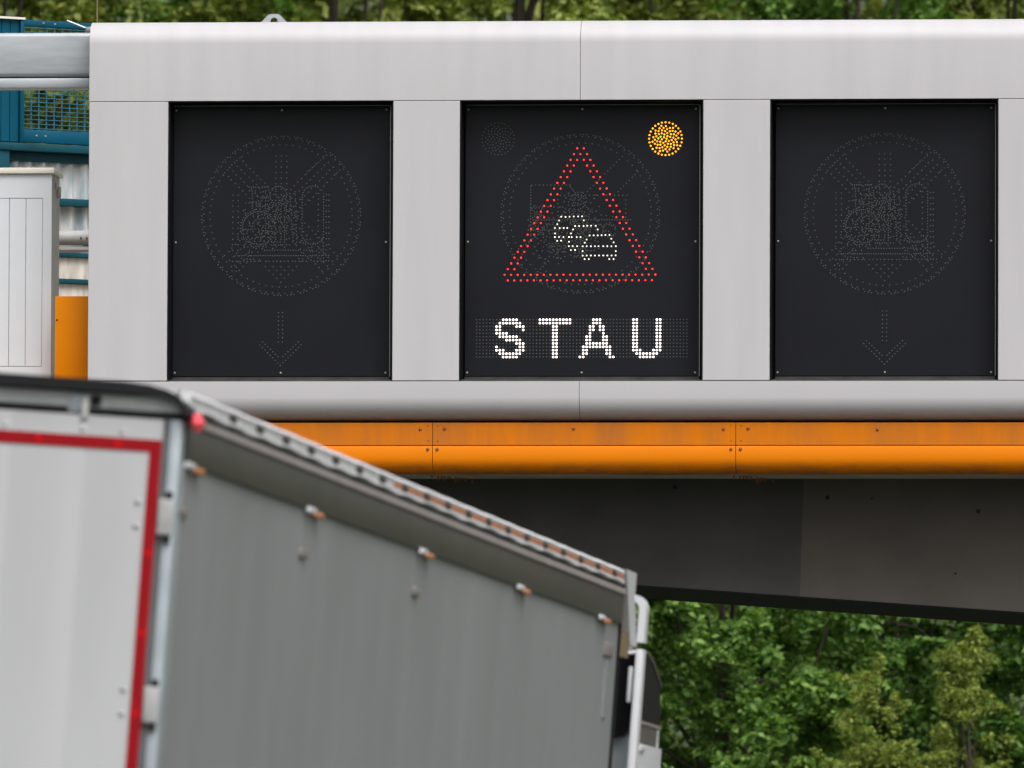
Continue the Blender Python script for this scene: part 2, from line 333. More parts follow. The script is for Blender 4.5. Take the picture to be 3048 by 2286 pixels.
part(H, 'back_plate', MB().box(UL + 0.02, UR - 0.02, 0.345, 0.86, 6.1895, 8.4215), 'black')
for a, b in OPEN:
    part(H, 'jamb', MB().box(a, a + 0.012, 0.012, 0.345, 6.20, 8.412), 'black')
    part(H, 'jamb', MB().box(b - 0.012, b, 0.012, 0.345, 6.20, 8.412), 'black')
    part(H, 'head_trim', MB().box(a, b, 0.012, 0.345, 8.412, 8.4235), 'black')
    part(H, 'sill', MB().box(a + 0.012, b - 0.012, 0.05, 0.345, 6.1875, 6.203), 'sill')
part(H, 'end_plate', MB().ext([(0.02, 8.43), (0.02, 8.87)] + arc(0.19, 8.878, 0.17, 180, 90, 8) + [(0.88, 9.048), (0.88, 8.43)], UL - 0.004, UL), 'white')
# lifting lug, clamp rod and aerial
lug = MB().ext([(-2.10, 9.05), (-2.003, 9.146), (-1.99, 9.152), (-1.925, 9.152), (-1.912, 9.146), (-1.82, 9.05), (-1.925, 9.05)] + arc(-1.957, 9.096, 0.029, 0, 180, 8) + [(-1.989, 9.05)], 0.40, 0.412, 'y')
part(H, 'lifting_lug', lug, 'galv')
R_ = thing('clamp_rod', 'thin pale metal rod with clamp sticking out beside the left end of the white housing', 'rod', GF, (-3.45, 0.4, 9.03))
part(R_, 'rod', MB().tube([(-3.625, 0.4, 9.106), (-3.45, 0.4, 9.036)], 0.008, 8), 'bolt')
part(R_, 'clamp', MB().box(-3.475, -3.385, 0.385, 0.42, 9.012, 9.055, 0.006), 'bolt')
solo('aerial', MB().tube([(-3.41, 0.6, 8.9), (-3.408, 0.6, 9.6), (-3.4, 0.6, 11.2)], [0.006, 0.0055, 0.003], 6), 'tan', GF, (-3.41, 0.6, 8.9),
     'thin upright aerial rod rising behind the left corner of the white housing', 'aerial')

# ------------------------------------------------------------------ LED displays
PY = 0.24
PAN = [(-2.742, -1.003), (-0.401, 1.468), (2.073, 3.817)]
ZP0, ZP1 = 6.239, 8.400
def dots(pts, r, h=None):
    mb = MB()
    for x, z in pts: mb.dome((x, PY, z), r, h or r * 0.7, 6)
    return mb
def thin(pts, dmin, block=(), bmin=0.013):
    out = []; cell = {}
    def near(c, p, d):
        k = (int(p[0] // d), int(p[1] // d))
        return any((q[0] - p[0]) ** 2 + (q[1] - p[1]) ** 2 < d * d for i in (-1, 0, 1) for j in (-1, 0, 1) for q in c.get((k[0] + i, k[1] + j), ()))
    bc = {}
    for q in block: bc.setdefault((int(q[0] // bmin), int(q[1] // bmin)), []).append(q)
    for p in pts:
        if near(cell, p, dmin) or near(bc, p, bmin): continue
        out.append(p); cell.setdefault((int(p[0] // dmin), int(p[1] // dmin)), []).append(p)
    return out
def line(a, b, step):
    n = max(1, int(round(sqrt((a[0] - b[0]) ** 2 + (a[1] - b[1]) ** 2) / step)))
    return [(a[0] + (b[0] - a[0]) * i / n, a[1] + (b[1] - a[1]) * i / n) for i in range(n + 1)]
def circ(cx, cy, r, step, a0=0, a1=360):
    n = int(2 * pi * r * (a1 - a0) / 360 / step)
    return [(cx + r * cos(radians(a0 + (a1 - a0) * i / n)), cy + r * sin(radians(a0 + (a1 - a0) * i / n))) for i in range(n)]
def ring_dots():
    """double outer ring in little pairs, single inner ring (drawing units, y down, centre 0)"""
    p = []
    for i in range(76):
        a = 360 * i / 76
        p.append((444 * cos(radians(a)), 444 * sin(radians(a))))
        p.append((433 * cos(radians(a + 1.4)), 433 * sin(radians(a + 1.4))))
        if i % 2: p.append((444 * cos(radians(a + 2.2)), 444 * sin(radians(a + 2.2))))
    p += circ(0, 0, 397, 37)
    return p
def lane_pattern():
    """overlaid symbols of the outer displays: rings, lane arrow, cross, digits, vehicle"""
    p = ring_dots(); C = lambda l: [(x - 672, y - 683) for x, y in l]
    for x in (642, 672, 703): p += C(line((x, 349), (x, 845), 31))
    for k, (y, xs) in enumerate(((937, (560, 606, 650, 693, 738, 785)), (967, (585, 628, 672, 715, 760)), (988, (606, 650, 693, 738)), (1010, (628, 672, 715)), (1031, (650, 693)), (1053, (672,)))):
        p += C([(x, y) for x in xs])
    for d in (-42, -14, 14, 42):                       # cross, two strokes
        p += C([(x + random.uniform(-3, 3), y) for x, y in line((395 + d, 400 - d), (945 + d, 950 - d), 29)])
        p += C([(x + random.uniform(-3, 3), y) for x, y in line((950 + d, 395 + d), (400 + d, 945 + d), 29)])
    p += C(line((1000, 430), (400, 990), 30)) + C(line((925, 345), (430, 800), 30))
    for x in (402, 432): p += C(line((x, 567), (x, 937), 31))
    for x in (909, 925, 940): p += C(line((x, 560 + (x % 3) * 6), (x, 935), 16 if x == 909 else 31))
    p += C(line((402, 905), (940, 905), 13)) + C(line((402, 937), (940, 937), 21)) + C(line((580, 875), (845, 875), 15)) + C(line((620, 846), (720, 846), 12))
    p += C(circ(548, 752, 92, 11.5)) + C(circ(548, 752, 103, 16, 90, 260)) + C(circ(655, 565, 46, 12)) + C(circ(650, 650, 52, 13))
    p += C(line((480, 523), (590, 523), 12)) + C(line((510, 520), (510, 640), 13)) + C(line((585, 530), (585, 780), 14)) + C(line((515, 560), (600, 600), 12))
    p += C(line((695, 560), (640, 660), 12)) + C(line((712, 660), (660, 715), 12)) + C(line((692, 640), (692, 830), 14)) + C(line((720, 560), (740, 820), 15))
    p += C(circ(850, 580, 62, 13, 180, 360)) + C(circ(850, 780, 62, 13, 0, 180)) + C(line((790, 575), (790, 790), 17)) + C(line((880, 560), (880, 770), 31)) + C(line((750, 550), (760, 830), 20))
    for k in range(420):
        x, y = random.gauss(600, 85), random.gauss(690, 105)
        if 450 < x < 770 and 520 < y < 870: p += C([(x, y)])
    for k in range(90):
        x, y = random.uniform(480, 920), random.uniform(800, 945)
        if abs(x - 680) > 90: p += C([(x, y)])
    for x in (660, 683): p += C(line((x, 1222), (x, 1386), 23.4))
    for s in (-1, 1): p += C(line((672 + s * 99, 1386), (672 + s * 14, 1468), 20)) + C(line((672 + s * 115, 1403), (672, 1516), 20))
    return p
def circle_lamp(cx, cz, r):
    p = [(cx + r * cos(2 * pi * k / 28), cz + r * sin(2 * pi * k / 28)) for k in range(28)]
    p += [(cx + 0.84 * r * sqrt((k + 0.4) / 64) * cos(k * 2.39996), cz + 0.84 * r * sqrt((k + 0.4) / 64) * sin(k * 2.39996)) for k in range(64)]
    return p
bolt2 = MB().dome((0, 0, 0), 0.010, 0.009, 8).mesh('bolt', 'bolt')
def display(i, label, rc, pts_off, lits):
    a, b = PAN[i]; c = (a + b) / 2
    T = thing('led_display', label, 'display', GF, (c, PY + 0.03, ZP0), 'displays in the white housing')
    part(T, 'front_plate', MB().box(a, b, PY, PY + 0.06, ZP0, ZP1, 0.003, 1), 'panel')
    part(T, 'rear_box', MB().box(a + 0.05, b - 0.05, PY + 0.06, 0.346, ZP0 - 0.04, ZP1 - 0.02), 'black')
    part(T, 'edge_trim', MB().box(a, b, PY - 0.004, PY + 0.05, ZP1 + 0.0005, ZP1 + 0.005).box(b + 0.0005, b + 0.006, PY - 0.004, PY + 0.05, ZP0, ZP1), 'panel_edge')
    part(T, 'bottom_trim', MB().box(a, b, PY + 0.008, PY + 0.05, ZP0 - 0.034, ZP0 - 0.003), 'sill')
    for x, z in ((a + .022, ZP1 - .032), (c, ZP1 - .032), (b - .03, ZP1 - .032), (a + .022, 7.31), (b - .03, 7.31), (a + .02, ZP0 + .028), (c, ZP0 + .028), (b - .03, ZP0 + .028)):
        inst(T, 'bolt', bolt2, (x, PY, z))
    lit_all = [p for n, m, r, ps in lits for p in ps]
    off = thin(pts_off, 0.0125, lit_all, 0.0145)
    part(T, 'unlit_leds', dots(off, 0.0057), 'led_off', kind='stuff')
    for n, m, r, ps in lits: part(T, n, dots(ps, r), m, kind='stuff')
    return T
S3 = 1 / 697.0
lp = lane_pattern()
display(0, 'dark unlit LED display between the end post and the STAU display', None, [(-1.875 + x * S3, 7.522 - y * S3) for x, y in lp], [])
display(2, 'dark unlit LED display between STAU display and the far end post', None, [(2.942 + x * S3, 7.527 - y * S3) for x, y in lp], [])
# middle display, drawing units of a 2.836x enlargement, ring centre (1098, 1031)
S4 = 0.632 / 666.0
def Q(l): return [(0.519 + (x - 1098) * S4, 7.533 - (y - 1031) * S4) for x, y in l]
car = [(938,1055),(974,1057),(1008,1055),(1044,1053),(1080,1053),(1113,1052),(920,1087),(905,1118),(885,1150),(925,1152),(959,1150),(989,1150),(887,1196),(885,1226),(920,1226),(957,1226),(904,1258),(938,1256),(1128,1086),
 (1055,1134),(1088,1134),(1126,1134),(1157,1132),(1189,1132),(1228,1132),(1245,1163),(1038,1163),(1020,1196),(1004,1226),(1027,1227),(1069,1227),(1101,1227),(1004,1266),(1003,1303),(1035,1303),(1072,1303),(1020,1335),(1055,1335),
 (1177,1213),(1211,1213),(1245,1213),(1278,1212),(1310,1210),(1344,1210),(1360,1241),(1379,1272),(1398,1304),(1152,1248),(1136,1274),(1119,1304),(1153,1304),(1188,1304),(1222,1304),(1252,1304),(1292,1304),(1326,1304),(1360,1304),(1119,1345),(1398,1345),
 (1119,1383),(1153,1382),(1188,1382),(1222,1382),(1257,1382),(1292,1382),(1327,1382),(1362,1382),(1396,1381),(1136,1412),(1171,1412),(1343,1412),(1379,1412)]
tri = []
for k in range(22):
    y = 481 + 48.3 * k; xl = 1070 - 27.6 * k; xr = 1126 + 27.6 * k
    xs = {xl, xr, xl + 55.2, xr - 55.2} if k else {xl, xr}
    tri += [(x, y) for x in sorted(xs)]
tri = [p for i, p in enumerate(tri) if not any(abs(p[0] - q[0]) < 8 and abs(p[1] - q[1]) < 8 for q in tri[:i])]
tri += [(463 + 55.1 * k, 1543) for k in range(24)] + [(490 + 55.1 * k, 1590) for k in range(23)]
TX0, TZ0, TP, TPZ = -0.306, 6.689, 1.678 / 63, 0.297 / 11
GLY = {'S': ['8-12', '7-13', '6,7,12-14', '6,7,14', '6-9', '7-12', '9-13', '12-14', '6,13,14', '6-8,12-14', '7-13', '8-12'],
       'T': ['19-28', '19-28'] + ['23,24'] * 10,
       'A': ['35-37', '35-37', '34,35,37,38', '34,35,37,38', '34,38', '33,34,38,39', '33,34,38,39', '33-39', '32-40', '32,33,39,40', '32,33,39,40', '31,32,40,41'],
       'U': ['47,48,54,55'] * 9 + ['47-49,53-55', '48-54', '49-53']}
def glyph(rows):
    o = []
    for r, row in enumerate(rows):
        for t in row.split(','):
            a, b = (t.split('-') + [t])[:2] if '-' in t else (t, t)
            o += [(TX0 + c * TP, TZ0 - r * TPZ) for c in range(int(a), int(b) + 1)]
    return o
offm = ring_dots(); offm = [(0.519 + x * 0.632 / 444, 7.533 - y * 0.632 / 444) for x, y in offm]
o = line((690, 790), (1010, 790), 33) + line((680, 800), (680, 1200), 25) + line((930, 877), (1490, 877), 35) + line((1480, 880), (1480, 1100), 35) + line((660, 1083), (1520, 1083), 22) + line((660, 1168), (900, 1168), 20) + line((910, 880), (910, 1080), 33)
o += line((1450, 550), (1010, 990), 34) + line((1580, 680), (1390, 870), 34) + line((640, 1290), (1000, 1000), 34) + line((830, 1430), (720, 1540), 30) + line((680, 975), (950, 975), 24) + line((1000, 790), (1180, 1010), 22)
for k in range(300):
    x, y = random.gauss(1090, 55), random.uniform(850, 1400)
    o.append((x, y))
for k in range(260): o.append((random.uniform(650, 1400), random.gauss(1150, 70)))
for k in range(90): o.append((random.gauss(880, 70), random.gauss(1330, 60)))
for k in range(70): o.append((random.uniform(660, 800), random.uniform(960, 1200)))
offm += Q(o)
lamp_on = circle_lamp(1.197, 8.130, 0.131)
offm += circle_lamp(-0.139, 8.132, 0.128)
grid = [(TX0 + c * TP, TZ0 - r * TPZ) for r in range(12) for c in range(64)]
lits = [('led_letter_' + 'STAU'[i].lower(), 'led_text', 0.0094, glyph(GLY['STAU'[i]])) for i in range(4)]
lits += [('led_triangle', 'led_red', 0.0072, Q(tri)), ('led_car_symbol', 'led_white', 0.0064, Q(car)), ('led_warning_lamp', 'led_amber', 0.0080, lamp_on)]
display(1, 'LED display showing red warning triangle, queuing cars, amber lamp and STAU text', None, offm + grid, lits)

# ------------------------------------------------------------------ left end: beam, cabinets, pipe
Bm = thing('steel_beam', 'grey galvanised box beam running into the end of the white housing', 'beam', GF, (-5.0, 0.6, 5.85))
part(Bm, 'box_section', MB().box(-6.6, -3.395, 0.5, 0.74, 8.664, 9.02, 0.035, 4), 'galv')
part(Bm, 'lower_flange', MB().box(-6.6, -3.395, 0.50, 0.72, 8.573, 8.654, 0.012, 2), 'galv')
part(Bm, 'web', MB().box(-6.6, -3.395, 0.53, 0.70, 8.65, 8.67), 'black')
part(Bm, 'post', MB().box(-6.58, -6.38, 0.52, 0.70, 5.85, 8.58, 0.01), 'galv')
Cb = thing('switch_cabinet', 'tall white switch cabinet with cream lid and boarded door beside the orange box', 'cabinet', GF, (-4.37, 1.05, 5.85))
part(Cb, 'body', MB().box(-4.95, -3.80, 0.815, 1.32, 5.85, 7.905, 0.004, 1), 'cabinet_side')
part(Cb, 'front_frame', MB().box(-4.95, -3.794, 0.80, 0.816, 7.712, 7.904).box(-4.95, -3.794, 0.80, 0.816, 5.86, 6.352).box(-3.866, -3.794, 0.80, 0.816, 6.352, 7.712).box(-4.95, -4.81, 0.80, 0.816, 6.352, 7.712), 'cabinet')
for k in range(7):
    x1 = -3.870 - k * 0.1345
    part(Cb, 'board', MB().box(x1 - 0.1305, x1, 0.803, 0.8155, 6.356, 7.708, 0.002, 1), 'cabinet')
part(Cb, 'lid', MB().box(-5.0, -3.772, 0.77, 1.34, 7.907, 7.955, 0.008, 2), 'lid')
part(Cb, 'side_bracket', MB().box(-3.80, -3.772, 1.16, 1.22, 7.735, 7.83, 0.006), 'cabinet_side')
part(Cb, 'side_catch', MB().box(-3.80, -3.785, 1.05, 1.10, 7.80, 7.85, 0.004), 'cabinet_side')
Ob = thing('orange_box', 'plain bright orange metal box standing between white cabinet and white housing', 'box', GF, (-3.57, 0.5, 5.85))
part(Ob, 'body', MB().box(-3.716, -3.405, 0.45, 0.78, 5.85, 6.897, 0.006, 2), 'orange_box')
part(Ob, 'lock', MB().dome((-3.698, 0.45, 6.705), 0.009, 0.006, 8), 'hole')
Pp = thing('grey_pipe', 'grey ducting pipe with thinner pipe under it behind the white cabinet', 'pipe', GF, (-3.3, 2.5, 5.85))
part(Pp, 'duct', MB().tube([(-5.4, 2.5, 5.85), (-5.4, 2.5, 7.36), (-5.36, 2.5, 7.46), (-5.26, 2.5, 7.505), (-3.40, 2.5, 7.505), (-3.30, 2.5, 7.46), (-3.26, 2.5, 7.36), (-3.26, 2.5, 5.85)], 0.062, 16), 'pipe')
part(Pp, 'conduit', MB().tube([(-5.3, 2.49, 7.412), (-3.32, 2.49, 7.412)], 0.028, 10), 'pipe')
part(Pp, 'coupling', MB().tube([(-3.76, 2.5, 7.505), (-3.68, 2.5, 7.505)], 0.068, 16), 'pipe')
for x in (-3.72, -3.77): part(Pp, 'screw', MB().dome((x, 2.432, 7.50), 0.008, 0.006, 6), 'hole')

# ------------------------------------------------------------------ teal walkway with mesh railing and clad wall
Tw = thing('teal_walkway', 'teal steel walkway with wire mesh railing above a weathered white clad wall', 'walkway', TF, (-4.4, 0.3, 5.85))
for k in range(4):
    x1 = -4.905 - k * 0.085
    part(Tw, 'post_board', MB().box(x1 - 0.081, x1, -0.02, 0.04, 8.50, 9.54, 0.004, 1), 'teal')
part(Tw, 'post', MB().box(-4.902, -4.868, -0.05, 0.05, 8.50, 9.54, 0.004), 'teal')
part(Tw, 'post', MB().box(-2.2, -2.1, -0.05, 0.05, 8.50, 9.54, 0.004), 'teal')
part(Tw, 'cap', MB().box(-5.3, -4.865, -0.06, 0.06, 9.542, 9.56), 'lid')
part(Tw, 'top_rail', MB().box(-4.866, -2.2, -0.02, 0.03, 9.494, 9.546, 0.005), 'teal')
part(Tw, 'bottom_rail', MB().box(-4.866, -2.2, -0.02, 0.03, 8.503, 8.612, 0.006), 'teal')
mb = MB()
for k in range(36): x = -4.85 + k * 0.074; mb.box(x - 0.0045, x + 0.0045, -0.008, 0.0, 8.60, 9.50)
for k in range(24): z = 8.625 + k * 0.0372; mb.box(-4.866, -2.2, -0.014, -0.008, z - 0.003, z + 0.003)
part(Tw, 'wire_mesh', mb, 'mesh', kind='stuff')
for x, z in ((-4.73, 8.56), (-4.645, 8.56), (-4.67, 9.523), (-4.56, 9.52)): inst(Tw, 'bolt', bolt2, (x, -0.02, z))
part(Tw, 'edge_beam', MB().box(-5.6, -2.0, -0.10, 0.12, 8.425, 8.488, 0.006), 'teal_grey')
part(Tw, 'floor_beam', MB().box(-5.0, -2.0, 0.02, 1.2, 8.345, 8.42), 'teal_grey')
part(Tw, 'floor_plate', MB().box(-5.6, -2.0, 0.125, 1.3, 8.4205, 8.50), 'teal_grey')
part(Tw, 'column', MB().box(-5.4, -5.02, -0.08, 0.12, 5.85, 8.424, 0.006), 'teal_grey')
part(Tw, 'column', MB().box(-2.3, -2.1, -0.04, 0.12, 5.85, 8.424, 0.006), 'teal_grey')
pts = []
n = 150; prof = []
for k in range(n + 1):
    x = -5.6 + 3.6 * k / n; prof.append((x, 0.07 + 0.03 * sin(2 * pi * x / 0.135)))
poly = prof + [(x, y + 0.012) for x, y in reversed(prof)]
part(Tw, 'corrugated_sheet', MB().ext(poly, 7.56, 8.36, 'z'), 'sheet', ang=60)
for z0, z1 in ((7.977, 8.037), (7.541, 7.581), (7.317, 7.354)): part(Tw, 'horizontal_bar', MB().box(-5.6, -2.0, -0.05, 0.12, z0, z1, 0.004), 'teal_grey')
for z0, z1 in ((7.356, 7.54), (7.20, 7.315), (6.55, 7.19), (5.86, 6.54)): part(Tw, 'cladding_board', MB().box(-5.6, -2.0, 0.0, 0.03, z0, z1, 0.003, 1), 'board')

# ------------------------------------------------------------------ semi-trailer (frame: x right, y forward, z up from roof edge)
TL = 13.5; TWD = 2.55
K = thing('semi_trailer', 'grey curtain-sided semi-trailer with white rear doors edged in red reflective tape', 'trailer', KF, (-TWD / 2, 6.5, -4.0))
# rear frame
part(K, 'corner_post', MB().box(-0.045, 0.0, 0.0, 0.10, -2.85, -0.075, 0.006), 'frame_galv')
part(K, 'corner_post', MB().box(-TWD, -TWD + 0.045, 0.0, 0.10, -2.85, -0.075, 0.006), 'frame_galv')
part(K, 'door_seal', MB().box(-0.068, -0.046, 0.006, 0.05, -2.85, -0.068), 'seal_grey'); part(K, 'door_seal', MB().box(-TWD + 0.046, -TWD + 0.068, 0.006, 0.05, -2.85, -0.068), 'rubber')
part(K, 'rear_header', MB().box(-TWD, 0.0, 0.0, 0.12, -0.048, 0.012, 0.006), 'header')
part(K, 'header_groove', MB().box(-TWD + 0.02, -0.012, 0.004, 0.10, -0.074, -0.049), 'rubber')
for x in (-0.385, -2.165):
    part(K, 'door_catch', MB().box(x - 0.014, x + 0.014, -0.02, -0.0005, -0.092, -0.006, 0.005), 'white_plastic')
    part(K, 'catch_plate', MB().box(x - 0.07, x - 0.02, -0.006, 0.0, -0.07, 0.004, 0.003), 'frame_galv'); part(K, 'catch_plate', MB().box(x + 0.02, x + 0.06, -0.012, 0.0, -0.04, 0.0, 0.003), 'rubber')
part(K, 'header_strap', MB().box(-0.29, -0.17, -0.006, 0.0, -0.035, -0.005, 0.002), 'white_plastic')
# black roof seal, crowned with rounded corner
p_o = [(-TWD / 2 - 0.1, 0.066), (-0.22, 0.060), (-0.13, 0.053), (-0.06, 0.038), (-0.01, 0.012), (0.022, -0.022), (0.034, -0.05)]
p_i = [(0.006, -0.06), (-0.006, -0.03), (-0.03, -0.008), (-0.08, 0.008), (-0.14, 0.014), (-0.22, 0.016), (-TWD / 2 - 0.1, 0.018)]
part(K, 'roof_seal', MB().ext(p_o + p_i, -0.05, 0.16, 'y'), 'rubber', ang=60)
mirror = [(-TWD - x, z) for x, z in reversed(p_o + p_i)]
part(K, 'roof_seal', MB().ext(mirror, -0.05, 0.16, 'y'), 'rubber', ang=60)
# door leaves with shallow vertical ribs
def leaf(x0, x1):
    pts = [(x0, 0.04), (x1, 0.04), (x1, -0.004)]
    xs = x1
    while xs - 0.33 > x0 + 0.02:
        g = xs - 0.30; pts += [(g + 0.016, -0.004), (g + 0.012, -0.003), (g - 0.012, -0.003), (g - 0.016, -0.004)]; xs = g
    pts.append((x0, -0.004))
    return MB().ext(pts, -2.82, -0.078, 'z')
dr = part(K, 'rear_door', leaf(-1.270, -0.071), 'door', ang=15); dl = part(K, 'rear_door', leaf(-TWD + 0.071, -1.28), 'door', ang=15)
mark_me = MB().dome((0, 0, 0), 0.014, 0.0015, 10, (0, -1, 0)).mesh('tape_mark', 'tape_mark')
for d, s in ((dr, 1), (dl, -1)):
    X = (lambda x: x) if s == 1 else (lambda x: -TWD - x)
    e = sorted((X(-0.118), X(-0.071))); f = sorted((X(-1.262), X(-0.1185)))
    part(d, 'red_tape', MB().box(e[0], e[1], -0.0085, -0.004, -2.8, -0.158).box(f[0], f[1], -0.0085, -0.004, -0.206, -0.158), 'tape')
    for k in range(7): inst(d, 'tape_mark', mark_me, (X(-0.094), -0.0085, -0.60 - 0.315 * k))
    for k in range(4): inst(d, 'tape_mark', mark_me, (X(-0.245 - 0.315 * k), -0.0085, -0.182))
    for z in (-0.385, -1.12, -1.85, -2.6):
        h = part(d, 'hinge', MB().box(*sorted((X(-0.066), X(-0.004))), -0.022, -0.0045, z - 0.145, z, 0.010, 3), 'hinge_grey')
        part(d, 'hinge_pin', MB().tube([(X(-0.026), -0.006, z + 0.028), (X(-0.026), -0.006, z - 0.175)], 0.014, 8), 'rubber')
        for dz in (-0.02, -0.115): inst(d, 'bolt', bolt2, (X(-0.150), -0.004, z + dz), scale=(1.2, 0.8, 1.2))
    for x in (-0.23, -0.39, -0.7): inst(d, 'bolt', bolt2, (X(x), -0.004, -0.135), scale=(1.1, 0.6, 1.1))
# roof and side
part(K, 'roof', MB().box(-TWD + 0.03, -0.03, 0.10, TL - 0.02, 0.015, 0.048), 'roof_edge')
def sweep(fn, y0, y1, n):
    """strip with closed (x,z) profile fn(y) swept along the trailer"""
    mb = MB(); vs = []; m = None
    for i in range(n + 1):
        y = y0 + (y1 - y0) * i / n; pr = fn(y); m = len(pr); vs += [(x, y, z) for x, z in pr]
    fs = [(i * m + k, i * m + (k + 1) % m, (i + 1) * m + (k + 1) % m, (i + 1) * m + k) for i in range(n) for k in range(m)] + [tuple(range(m)), tuple(range(n * m, n * m + m))]
    return mb.add(vs, fs)
EP = 0.66
def edge_prof(y):
    s = 0.0045 * sin(2 * pi * (y - 0.4) / EP) + 0.003 * sin(y * 3.1)
    return [(-0.05, -0.03), (0.004, -0.030 + s), (0.014, -0.022 + s), (0.010, -0.006), (0.010, 0.016), (0.015, 0.030 + s * 0.2), (0.004, 0.044 + s * 0.2), (-0.05, 0.051)]
ed = part(K, 'roof_edge_tarpaulin', sweep(edge_prof, 0.10, TL - 0.12, 240), 'roof_edge', ang=50)
part(ed, 'webbing', MB().box(0.0085, 0.0122, 5.4, TL - 0.15, -0.003, 0.018), 'strap')
eye = MB().dome((0, 0, 0), 0.024, 0.005, 10, (1, 0, 0)).mesh('eyelet', 'eyelet')
y = 1.1
while y < TL - 0.3: inst(ed, 'eyelet', eye, (0.0115, y, 0.008), scale=(1, 4.3, 0.8)); y += EP
part(K, 'top_rail', MB().box(-0.06, 0.006, 0.13, TL - 0.02, -0.236, -0.087, 0.006, 2), 'rail')
part(K, 'top_rail_lip', MB().ext([(-0.05, -0.086), (0.010, -0.086), (0.016, -0.078), (0.010, -0.050), (-0.05, -0.044)], 0.13, TL - 0.02, 'y'), 'rail_lip')
part(K, 'rail_gap', MB().box(-0.06, -0.004, 0.13, TL - 0.05, -0.046, -0.028), 'rubber')
def cur_prof(y):
    x = 0.0016 * sin(2 * pi * y / 0.62) + 0.003 * sin(y * 2.3 + 1) + 0.0006 * sin(y * 17)
    return [(-0.03, -0.22), (-0.012 + x * 0.2, -0.22), (-0.012 + x, -0.5), (-0.012 + x, -2.7), (-0.03, -2.7)]
ct = part(K, 'side_curtain', sweep(cur_prof, 0.14, TL - 0.04, 300), 'curtain', ang=60)
part(K, 'side_wall', MB().box(-TWD, -TWD + 0.03, 0.11, TL - 0.02, -2.85, 0.0), 'curtain')
part(K, 'front_wall', MB().box(-TWD + 0.03, -0.035, TL - 0.05, TL, -2.85, 0.01), 'white_plastic')
part(K, 'side_post', MB().box(-0.03, 0.0, 0.101, 0.138, -2.85, -0.24, 0.003), 'frame_galv')
for y in (0.32, 3.32, 6.52, 9.72, 12.75):
    hk = part(K, 'curtain_hook', MB().box(-0.006, 0.018, y - 0.19, y - 0.02, -0.252, -0.226, 0.006), 'roof_edge')
    part(hk, 'side_marker', MB().box(-0.004, 0.02, y, y + 0.19, -0.262, -0.236, 0.008), 'amber_lens')
    if y < 9: part(ct, 'buckle', MB().box(-0.012, 0.004, y - 0.25, y - 0.06, -0.445, -0.405, 0.006), 'rail_lip')
part(ct, 'label_plate', MB().box(-0.02, 0.0, 12.95, 13.25, -0.42, -0.35, 0.002), 'rail_lip')
part(ct, 'label_text_strip', MB().box(-0.02, -0.004, 13.05, 13.16, -0.74, -0.44), M['curtain'])
part(K, 'marker_lamp', MB().tube([(0.012, 0.10, -0.06), (0.034, 0.10, -0.062), (0.052, 0.08, -0.09), (0.05, 0.08, -0.11)], [0.02, 0.03, 0.03, 0.012], 12), 'red_lamp')
# front corner bracket
part(K, 'front_corner_bracket', MB().ext([(13.44, 0.052), (13.86, 0.052), (13.86, -0.04), (13.84, -0.07), (14.08, -0.33), (13.80, -0.33), (13.5, 0.0)], -0.045, 0.012), 'cab_white')
part(K, 'plywood_edge', MB().box(-0.05, 0.006, 13.52, 13.80, -0.40, -0.27), 'tan')
part(K, 'front_corner_post', MB().box(-0.06, 0.004, TL - 0.035, TL - 0.021, -2.85, -0.02), 'rubber')
# running gear
part(K, 'chassis_beam', MB().box(-1.75, -1.62, 0.1, 13.2, -3.15, -2.86), 'rubber'); part(K, 'chassis_beam', MB().box(-0.93, -0.80, 0.1, 13.2, -3.15, -2.86), 'rubber')
part(K, 'floor', MB().box(-TWD + 0.005, -0.01, 0.101, TL - 0.02, -2.858, -2.70), 'rail')
tyre_me = MB().tube([(-0.19, 0, 0), (-0.17, 0, 0), (0.17, 0, 0), (0.19, 0, 0)], [0.44, 0.5, 0.5, 0.44], 28).mesh('wheel', 'tyre')
rim_me = MB().tube([(0.10, 0, 0), (0.195, 0, 0), (0.20, 0, 0), (0.15, 0, 0)], [0.1, 0.30, 0.28, 0.22], 20).mesh('rim', 'rim')
def wheel(root, x, y, s):
    wv = inst(root, 'wheel', tyre_me, (x, y, -3.498)); r = bpy.data.objects.new('rim', rim_me); COL.objects.link(r); r.parent = wv; r.scale = (s, 1, 1)
def axle(root, y):
    part(root, 'axle', MB().tube([(-TWD + 0.3, y, -3.49), (-0.3, y, -3.49)], 0.07, 10), 'rubber')
    wheel(root, -0.20, y, 1); wheel(root, -TWD + 0.20, y, -1)
    part(root, 'axle_hanger', MB().box(-1.74, -1.63, y - 0.15, y + 0.15, -3.5, -3.14), 'rubber'); part(root, 'axle_hanger', MB().box(-0.92, -0.81, y - 0.15, y + 0.15, -3.5, -3.14), 'rubber')
for y in (2.7, 4.0, 5.3): axle(K, y)

